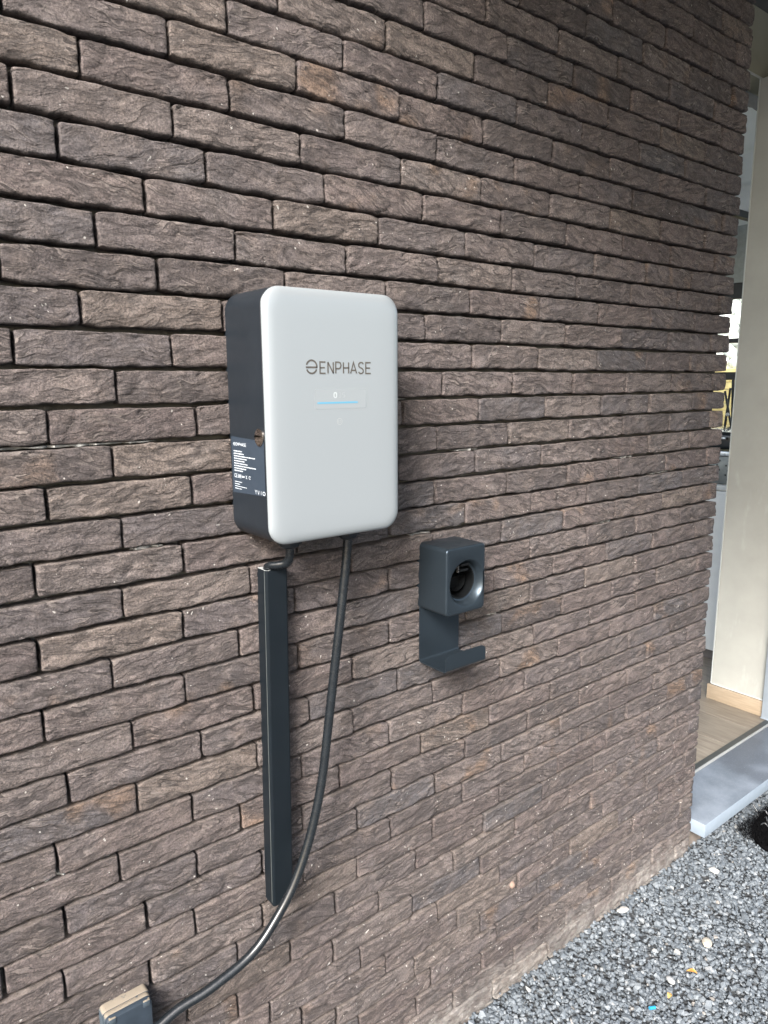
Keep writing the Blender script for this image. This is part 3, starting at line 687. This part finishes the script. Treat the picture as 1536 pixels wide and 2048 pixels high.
# display
disp = bmesh.new(); lp = [(a-1.4553, -.1298, b-.4750) for a, b in rrect(.0965, .0300, .003, 4)]
disp.faces.new([disp.verts.new(p) for p in lp]); disp.normal_update()
for f in disp.faces:
    if f.normal.y > 0: f.normal_flip()
t = NT('display_window'); t.b.inputs['Base Color'].default_value = (.232, .257, .272, 1); t.b.inputs['Metallic'].default_value = .25; t.b.inputs['Roughness'].default_value = .26
scr = from_bm('display', disp, t.m, ch)
def emis(name, col, s, base=(.02, .04, .05)):
    t = NT(name); t.b.inputs['Base Color'].default_value = (*base, 1); t.b.inputs['Emission Color'].default_value = (*col, 1); t.b.inputs['Emission Strength'].default_value = s; return t.m
bm = bmesh.new(); ribbon(bm, [(-1.4995, -.4806), (-1.4240, -.4806)], .0024, fr3); from_bm('light_bar', bm, emis('cyan_light', (.04, .17, .26), 1.0), scr)
bm = bmesh.new(); glyphs(bm, '0', -1.4690, -.4727, .0072, .0048, .003, .0017, fr3); from_bm('lit_digit', bm, emis('white_digit', (.85, .95, .98), .02, (.29, .32, .33)), scr)
bm = bmesh.new(); glyphs(bm, '35', -1.4605, -.4722, .0062, .0046, .0026, .0007, fr3); from_bm('faint_digits', bm, simple('faint_print', (.236, .258, .27), .4), scr)
bm = bmesh.new(); ribbon(bm, arc(-1.4590, -.5097, .0048, 0, 350, 20), .0008, fr3, True)
ribbon(bm, arc(-1.4590, -.5097, .0024, 120, 240, 6), .0007, fr3); ribbon(bm, arc(-1.4590, -.5097, .0024, -60, 60, 6), .0007, fr3)
from_bm('wireless_icon', bm, simple('icon_white', (.28, .305, .315), .4), ch)
# side label, printed lines, round sensor disc
SX = BX-BW/2-.0006
M_lab = simple('label_film', (.021, .030, .043), .40, spec=.3, var=.05)
bm = bmesh.new(); f = bm.faces.new([bm.verts.new(p) for p in ((SX, -.1165, -.535), (SX, -.010, -.5325), (SX, -.010, -.622), (SX, -.1165, -.617))][::-1]); lab = from_bm('rating_label', bm, M_lab, ch)
sd3 = lambda a, b: (SX-.0004, -(a*1.374+.0063), b)
M_prt = simple('white_print', (.42, .46, .50), .5)
bm = bmesh.new()
glyphs(bm, 'ENPHASE', .0145, -.5460, .0042, .0026, .0011, .0007, sd3); ribbon(bm, arc(.0105, -.5440, .0022, 0, 340, 12), .0007, sd3, True); ribbon(bm, [(.0083, -.5440), (.0127, -.5440)], .0006, sd3)
rs = random.Random(5)
def microline(z, x1, x0=.0085, th=.0016):
    x = x0
    while x < x1:
        w_ = rs.uniform(.0016, .0042); ribbon(bm, [(x, z), (min(x+w_, x1), z)], th*rs.uniform(.85, 1.05), sd3); x += w_+rs.uniform(.0004, .0009)
for i, x1 in enumerate((.029, .033, .060, .040, .034, .041, .061, .038, .029)): microline(-.5550-i*.00385, x1)
glyphs(bm, 'CE', .0085, -.5965, .0052, .0028, .0012, .0008, sd3)
ribbon(bm, [(.0175, -.5965), (.0245, -.5965), (.0245, -.5915), (.0175, -.5915)], .0005, sd3, True); microline(-.594, .0235, .0185, .0026); microline(-.594, .033, .0265, .0026)
ribbon(bm, [(.036, -.5965), (.039, -.591)], .0008, sd3); ribbon(bm, [(.039, -.5965), (.036, -.591)], .0008, sd3); ribbon(bm, arc(.0455, -.5935, .0021, 20, 320, 10), .0008, sd3)
for i, x1 in enumerate((.026, .021, .037, .025)): microline(-.6035-i*.0036, x1, th=.0011)
glyphs(bm, 'YVI', .0570, -.6160, .0058, .0036, .0024, .0008, sd3); ribbon(bm, arc(.0772, -.6130, .0026, 0, 340, 12), .0010, sd3, True)
from_bm('label_print', bm, M_prt, lab)
bm = bmesh.new(); cy, cz = -.1035, -.5297
loft(bm, [[(SX+dx, cy+r_*math.cos(a*math.pi/16), cz+r_*math.sin(a*math.pi/16)) for a in range(32)] for dx, r_ in ((.0005, .0132), (-.0012, .0132), (-.0016, .0126), (-.0016, .001))], True, True)
t = NT('mirror_disc'); t.b.inputs['Metallic'].default_value = 1; t.b.inputs['Roughness'].default_value = .06; t.b.inputs['Base Color'].default_value = (.55, .5, .45, 1)
from_bm('sensor_disc', bm, t.m, ch, 40)
# glands
def gland(x, y):
    bm = bmesh.new(); z = BZ-BH/2
    def ring(r_, zz, n=24, hexa=False):
        return [(x+(r_*(1/math.cos((a*2*math.pi/n) % (math.pi/3)-math.pi/6) if hexa else 1))*math.cos(a*2*math.pi/n), y+(r_*(1/math.cos((a*2*math.pi/n) % (math.pi/3)-math.pi/6) if hexa else 1))*math.sin(a*2*math.pi/n), zz) for a in range(n)]
    loft(bm, [ring(.024, z+.006), ring(.024, z-.003), ring(.0195, z-.003), ring(.0195, z-.005, hexa=True), ring(.0195, z-.014, hexa=True), ring(.0175, z-.0145), ring(.0165, z-.019), ring(.0125, z-.0225), ring(.0085, z-.0225)], True, True)
    return from_bm('cable_gland', bm, M_shell, ch, 35)
gland(-1.513, -.058); gland(-1.398, -.060)

# ================================================================ CABLES, DUCT
M_cable = simple('black_rubber', (.007, .009, .011), .25, spec=.45, var=.2, vscale=60, bump=.15, bscale=250, bdist=.0004)
pth = [(-1.398, -.060, -.700), (-1.3985, -.060, -.722), (-1.403, -.060, -.762), (-1.417, -.060, -.860), (-1.431, -.060, -.949), (-1.446, -.060, -1.049), (-1.4635, -.062, -1.149),
       (-1.489, -.064, -1.237), (-1.522, -.066, -1.310), (-1.562, -.068, -1.364), (-1.617, -.070, -1.411), (-1.692, -.064, -1.440), (-1.758, -.054, -1.459),
       (-1.84, -.060, -1.498), (-1.92, -.09, -1.56), (-1.97, -.10, -1.70), (-1.99, -.12, -1.86), (-1.99, -.17, -1.955), (-1.97, -.30, -1.964), (-2.15, -.5, -1.964), (-2.6, -.62, -1.964)]
bm = bmesh.new(); tube(bm, catmull(pth, 10), .0081, 20)
o = from_bm('charging_cable', bm, M_cable, None, 60); tag(o, label='thick black charging cable hanging from the right gland and sweeping to the lower left', cat='cable')
bm = bmesh.new(); tube(bm, catmull([(-1.513, -.058, -.705), (-1.513, -.058, -.724), (-1.514, -.056, -.735), (-1.520, -.050, -.744), (-1.530, -.040, -.7475), (-1.538, -.029, -.7495), (-1.5405, -.020, -.756), (-1.540, -.016, -.772), (-1.5405, -.015, -.82)], 8), .0073, 18)
for v in bm.verts: v.co.x += .006*min(1, max(0, (-.735-v.co.z)/.02))
o = from_bm('supply_cable', bm, M_cable, None, 60); tag(o, label='short bent black supply cable running from the left gland into the top of the duct', cat='cable')
M_duct = simple('anthracite_pvc', (.005, .0075, .010), .42, spec=.2, var=.12, vscale=14, bump=.1, bscale=300)
du = empty('cable_duct', (-1.523, 0, -.757), label='narrow anthracite plastic cable duct running down the wall below the charger', cat='cable duct')
def duct_part(name, prof, z0, z1, th, mat=M_duct, slant=0.0):
    bm = bmesh.new(); loops = []
    for z in (z0, z1):
        loops.append([(a, b, z+(slant*(b) if z == z1 else 0)) for a, b in prof])
    loft(bm, loops, True, True); o = from_bm(name, bm, mat, du); return o
x0, x1, yf = -.0205, .0205, -.031
base = [(x0, .0), (x0, -.021), (x0+.0018, -.021), (x0+.0018, -.0015), (x1-.0018, -.0015), (x1-.0018, -.021), (x1, -.021), (x1, .0)]
cov = [(x0-.0004, -.0222), (x0-.0004, yf+.0035), (x0+.001, yf+.001), (x0+.0035, yf), (x1-.0035, yf), (x1-.001, yf+.001), (x1+.0004, yf+.0035), (x1+.0004, -.0222), (x1-.0014, -.0222), (x1-.0014, yf+.0045), (x1-.0035, yf+.0018), (x0+.0035, yf+.0018), (x0+.0014, yf+.0045), (x0+.0014, -.0222)]
duct_part('duct_base', base, 0, -.622, 0); duct_part('duct_lid', cov, 0, -.620, 0, slant=.10)
bm = bmesh.new()   # sawn bright rim at the top
for prof in (base, cov):
    vs = [bm.verts.new((a, b, .0004)) for a, b in prof]; bm.faces.new(vs)
bmesh.ops.triangulate(bm, faces=bm.faces[:])
from_bm('sawn_rim', bm, simple('sawn_plastic', (.42, .44, .44), .6), du)
boxo('lid_ridge', (x0-.0010, x0-.0003, -.0265, -.0255, -.617, -.001), simple('edge_highlight', (.07, .08, .08), .4), du)  # pale strip paints the highlight along the lid edge
for c_ in du.children:
    c_.location = (0, 0, 0)
du.rotation_euler.y = math.radians(.75); 

# ================================================================ CONNECTOR HOLSTER
M_hol = simple('slate_coated_steel', (.030, .041, .052), .34, .65, spec=.3, var=.03, vscale=25, bump=.08, bscale=1200, bdist=.0002)
ho = empty('connector_holder', (-1.128, 0, -.89), label='slate blue wall holder with a round funnel socket above a bent cable hook', cat='holder')
HX, HZ, HW, HH, HD = -1.1300, -.8335, .1060, .136, .081
FXc, FZc, FR, FRi = -1.1262, -.8410, .0470, .0365
bm = bmesh.new()
n = 10; N_ = 4*(n+1)
def hl(ins, y, r_): return [(HX+a, y, HZ+b) for a, b in rrect(HW-2*ins, HH-2*ins, r_, n)]
def circ(r_, y):   # same vertex count, angles taken from the outline
    out = []
    for a, b in rrect(HW, HH, .012, n):
        an = math.atan2(HZ+b-FZc, HX+a-FXc); out.append((FXc+r_*math.cos(an), y, FZc+r_*math.sin(an)))
    return out
loops = [hl(0, .006, .009), hl(0, -.02, .009), hl(0, -HD+.0035, .009)]
for k in range(1, 6):
    a = math.radians(18*k); ins = .0035*(1-math.cos(a)); loops.append(hl(ins, -HD+.0035-.0035*math.sin(a), .009-ins*.5))
loops += [hl(.006, -HD, .0075)]
loft(bm, loops, True, False); from_bm('holder_box', bm, M_hol, ho, 40)
# front face with the funnel: a ring of quads from outline to a dense circle
bm = bmesh.new(); K = 96
def outl(t_):   # ray from the funnel centre to the front outline
    an = 2*math.pi*t_/K; best = None; P = [(HX+a, HZ+b) for a, b in rrect(HW-.012, HH-.012, .0075, n)]
    d = Vector((math.cos(an), math.sin(an)))
    for i in range(len(P)):
        a = Vector(P[i])-Vector((FXc, FZc)); b = Vector(P[(i+1) % len(P)])-Vector((FXc, FZc)); e = b-a; den = d.x*e.y-d.y*e.x
        if abs(den) < 1e-12: continue
        tt = (a.x*e.y-a.y*e.x)/den; s_ = (a.x*d.y-a.y*d.x)/den
        if tt > 0 and -1e-6 <= s_ <= 1+1e-6 and (best is None or tt > best): best = tt
    return (FXc+d.x*best, -HD, FZc+d.y*best)
cr = lambda r_, y: [(FXc+r_*math.cos(2*math.pi*k/K), y, FZc+r_*math.sin(2*math.pi*k/K)) for k in range(K)]
loft(bm, [[outl(k) for k in range(K)], cr(FR+.0009, -HD), cr(FR+.0002, -HD+.0004), cr(FR-.0006, -HD+.0012), cr(FR-.004, -HD+.0050), cr(FRi+.003, -HD+.0170), cr(FRi, -HD+.0185)], False, False)
for f in bm.faces: f.normal_flip() if False else None
from_bm('funnel_face', bm, M_hol, ho, 35)
M_sock = simple('black_socket_plastic', (.004, .0045, .005), .4, var=.1, spec=.12)
bm = bmesh.new(); loft(bm, [cr(FRi, -HD+.0185), cr(FRi-.0012, -HD+.0172), cr(FRi-.0030, -HD+.0180), cr(FRi-.0034, -HD+.052)], False, True); from_bm('socket_ring', bm, M_sock, ho, 35)
bm = bmesh.new(); dsh = [(FXc+a, FZc+b-.001) for a, b in [(r_*1, s_) for r_, s_ in arc(0, 0, .0225, 155, 385, 30)]]
lpo = lambda s_, y: [(FXc+(a-FXc)*s_, y, FZc+(b-FZc)*s_) for a, b in dsh]
loft(bm, [lpo(1.0, -HD+.052), lpo(1.0, -HD+.030), lpo(.955, -HD+.0295), lpo(.94, -HD+.031), lpo(.94, -HD+.045)], False, True); from_bm('plug_recess', bm, M_sock, ho, 35)
boxo('latch_tab', (FXc-.009, FXc+.013, -HD+.010, -HD+.040, FZc+.0215, FZc+.0262), M_sock, ho, .0015)
boxo('latch_slot', (FXc-.011, FXc+.012, -HD+.0068, -HD+.014, FZc+.0335, FZc+.0385), M_sock, ho, .0008)
boxo('latch_pin', (FXc-.012, FXc-.0105, -HD+.0135, -HD+.020, FZc+.020, FZc+.034), simple('pin_metal', (.2, .2, .2), .3, .8), ho)
# back plate and hook: one bent sheet
prof = []; zt, zb, yl = -.86, -1.0135, -.0815; th = .0020; rb = .005
def bend():
    P = [(-.004, zt)]
    P += [(-.004-rb+rb*math.cos(math.radians(a)), zb+rb+rb*math.sin(math.radians(a))) for a in np.linspace(0, -90, 7)]
    P += [(yl+rb+rb*math.cos(math.radians(a)), zb+rb+rb*math.sin(math.radians(a))) for a in np.linspace(-90, -180, 7)]
    P += [(yl, zb+.034)]; return P
P = bend()
bm = bmesh.new(); xa, xb = -1.1835, -1.0735
def sheet(P, xa, xb, topround):
    rows = []; n_ = len(P); nxs = 14
    for i, (y, z) in enumerate(P):
        d = Vector((P[min(i+1, n_-1)][0]-P[max(i-1, 0)][0], P[min(i+1, n_-1)][1]-P[max(i-1, 0)][1])).normalized(); nn = Vector((-d.y, d.x))
        rows.append((y, z, nn))
    return rows
rows = sheet(P, xa, xb, .01)
# extend lip with rounded end corners by adding rows that narrow
lip = []; rc = .012; ztop = P[-1][1]
for k in range(0, 7):
    a = math.radians(90*k/6); lip.append((yl, ztop-rc+rc*math.sin(a), rows[-1][2], rc*(1-math.cos(a))))
full = [(y, z, nn, 0) for y, z, nn in rows[:-1]]+lip
A, B = [], []
for y, z, nn, ins in full:
    A.append([bm.verts.new((xa+ins, y, z)), bm.verts.new((xb-ins, y, z))])
    B.append([bm.verts.new((xa+ins, y+nn.x*th, z+nn.y*th)), bm.verts.new((xb-ins, y+nn.x*th, z+nn.y*th))])
for i in range(len(full)-1):
    bm.faces.new((A[i][0], A[i][1], A[i+1][1], A[i+1][0])); bm.faces.new((B[i][1], B[i][0], B[i+1][0], B[i+1][1]))
    bm.faces.new((A[i][0], A[i+1][0], B[i+1][0], B[i][0])); bm.faces.new((A[i+1][1], A[i][1], B[i][1], B[i+1][1]))
bm.faces.new((A[-1][0], A[-1][1], B[-1][1], B[-1][0])); bm.faces.new((A[0][1], A[0][0], B[0][0], B[0][1]))
bmesh.ops.recalc_face_normals(bm, faces=bm.faces[:])
from_bm('cable_hook', bm, M_hol, ho, 35)
for dz_ in (-.012, .012):
    bm = bmesh.new(); loft(bm, [[(HX-HW/2+dx, -.04+.0025*math.cos(a*math.pi/8), HZ-.01+dz_+.0025*math.sin(a*math.pi/8)) for a in range(16)] for dx in (.0005, -.0006)], False, True)
    from_bm('side_rivet', bm, M_hol, ho, 40)

# ================================================================ OUTLET
ou = empty('outdoor_socket', (-1.824, 0, -1.46), label='grey outdoor power socket box with sandy dust caked on its top', cat='socket')
M_out = simple('slate_plastic', (.020, .028, .038), .5, spec=.25, var=.2, vscale=40, bump=.3, bscale=400)
t = NT('dusty_plastic'); pos = t.n('ShaderNodeNewGeometry').outputs['Position']; nz = t.n('ShaderNodeSeparateXYZ'); t.l(t.n('ShaderNodeNewGeometry').outputs['Normal'], nz.inputs[0])
d = t.math('MULTIPLY', t.ramp(nz.outputs[2], [(.3, 0.0), (.7, 1.0)]), t.ramp(t.noise(pos, 75, 6, .75), [(.36, 0.0), (.42, 1.0)]))
d2 = t.ramp(t.noise(pos, 60, 6, .7), [(.52, 0.0), (.75, .35)])
c = t.mix(d2, (.032, .044, .056), (.13, .14, .145)); c = t.mix(d, c, (.165, .142, .112))
t.l(c, t.b.inputs['Base Color']); t.b.inputs['Roughness'].default_value = .75; t.b.inputs['Specular IOR Level'].default_value = .2; t.bump(t.noise(pos, 350, 5, .7), .6, .0012); M_dusty = t.m
oc, oz = -1.8150, -1.4920
def ol(w_, h_, r_, y): return [(oc+a, y, oz+b) for a, b in rrect(w_, h_, r_, 6)]
bm = bmesh.new(); loft(bm, [ol(.076, .130, .008, .004), ol(.076, .130, .008, -.013), ol(.074, .128, .0075, -.0145), ol(.072, .126, .007, -.0145)], True, True); from_bm('socket_body', bm, M_dusty, ou, 40)
bm = bmesh.new(); loft(bm, [ol(.072, .126, .007, -.0145), ol(.0735, .1275, .0075, -.0160), ol(.0735, .1275, .0075, -.0225), ol(.072, .126, .007, -.0235)], True, True); from_bm('hinge_frame', bm, M_dusty, ou, 40)
bm = bmesh.new(); loft(bm, [ol(.066, .120, .006, -.0235), ol(.073, .127, .0075, -.0245), ol(.072, .126, .007, -.0305), ol(.069, .123, .006, -.0325), ol(.062, .116, .005, -.0327)], True, True); from_bm('flap_lid', bm, M_out, ou, 40)
for sx_ in (-1, 1):
    boxo('hinge_knuckle', (oc+sx_*.027-.006, oc+sx_*.027+.006, -.034, -.026, oz+.052, oz+.0630), M_dusty, ou, .002)

# ================================================================ DOORMAT
mt = empty('doormat', (.6, -.3, GZ), label='shaggy black mat on the gravel at the right edge in front of the sill', cat='mat')
M_fur = simple('black_fibre', (.0035, .0035, .004), 1.0, spec=.03, var=.3, vscale=60)
bm = bmesh.new()
def mat_out(ins, z):
    P = []
    for k in range(64):
        a = 2*math.pi*k/64; ca, sa = math.cos(a), math.sin(a)
        sx_ = abs(ca)**.45*(1 if ca > 0 else -1); sy_ = abs(sa)**.45*(1 if sa > 0 else -1)
        P.append((.535+(.355-ins)*sx_, -.300+(.235-ins)*sy_, z))
    return P
loft(bm, [mat_out(.0, GZ+.002), mat_out(-.004, GZ+.012), mat_out(.006, GZ+.022), mat_out(.03, GZ+.026), mat_out(.12, GZ+.024)], True, True); from_bm('mat_backing', bm, M_fur, mt, 50)
V = []; F = []; r = np.random.default_rng(11); nf = 16000
u = r.uniform(.18, .66, nf); v = r.uniform(-.54, -.06, nf)
for i in range(nf):
    x, y = u[i], v[i]; a, L_ = r.uniform(0, 6.28), r.uniform(.010, .024); lx, ly = math.cos(a)*L_*.8, math.sin(a)*L_*.8
    z = GZ+.018+r.uniform(0, .008); w_ = .0007
    px_, py_ = -math.sin(a)*w_, math.cos(a)*w_; k = len(V)
    V += [(x-px_, y-py_, z), (x+px_, y+py_, z), (x+lx*.6+px_, y+ly*.6+py_, z+L_*.6), (x+lx*.6-px_, y+ly*.6-py_, z+L_*.6), (x+lx*1.1, y+ly*1.1, z+L_*.5)]
    F += [(k, k+1, k+2, k+3), (k+3, k+2, k+4)]
me = bpy.data.meshes.new('mat_fibres'); me.from_pydata(V, [], F); o = link('mat_fibres', me, M_fur, mt, (0, 0, 0)); tag(o, kind='stuff')
M_loop = simple('shiny_cord', (.03, .033, .036), .2, spec=.6)
rs = random.Random(3)
for k in range(10):
    x, y = rs.uniform(.27, .62), rs.uniform(-.42, -.09); a = rs.uniform(0, 3.1); P = []
    for i in range(7):
        s_ = i/6; P.append((x+math.cos(a)*.07*s_, y+math.sin(a)*.07*s_, GZ+.032+.010*math.sin(math.pi*s_*3)))
    bm = bmesh.new(); tube(bm, catmull(P, 4), .0022, 8); from_bm('cord_loop', bm, M_loop, mt, 60)
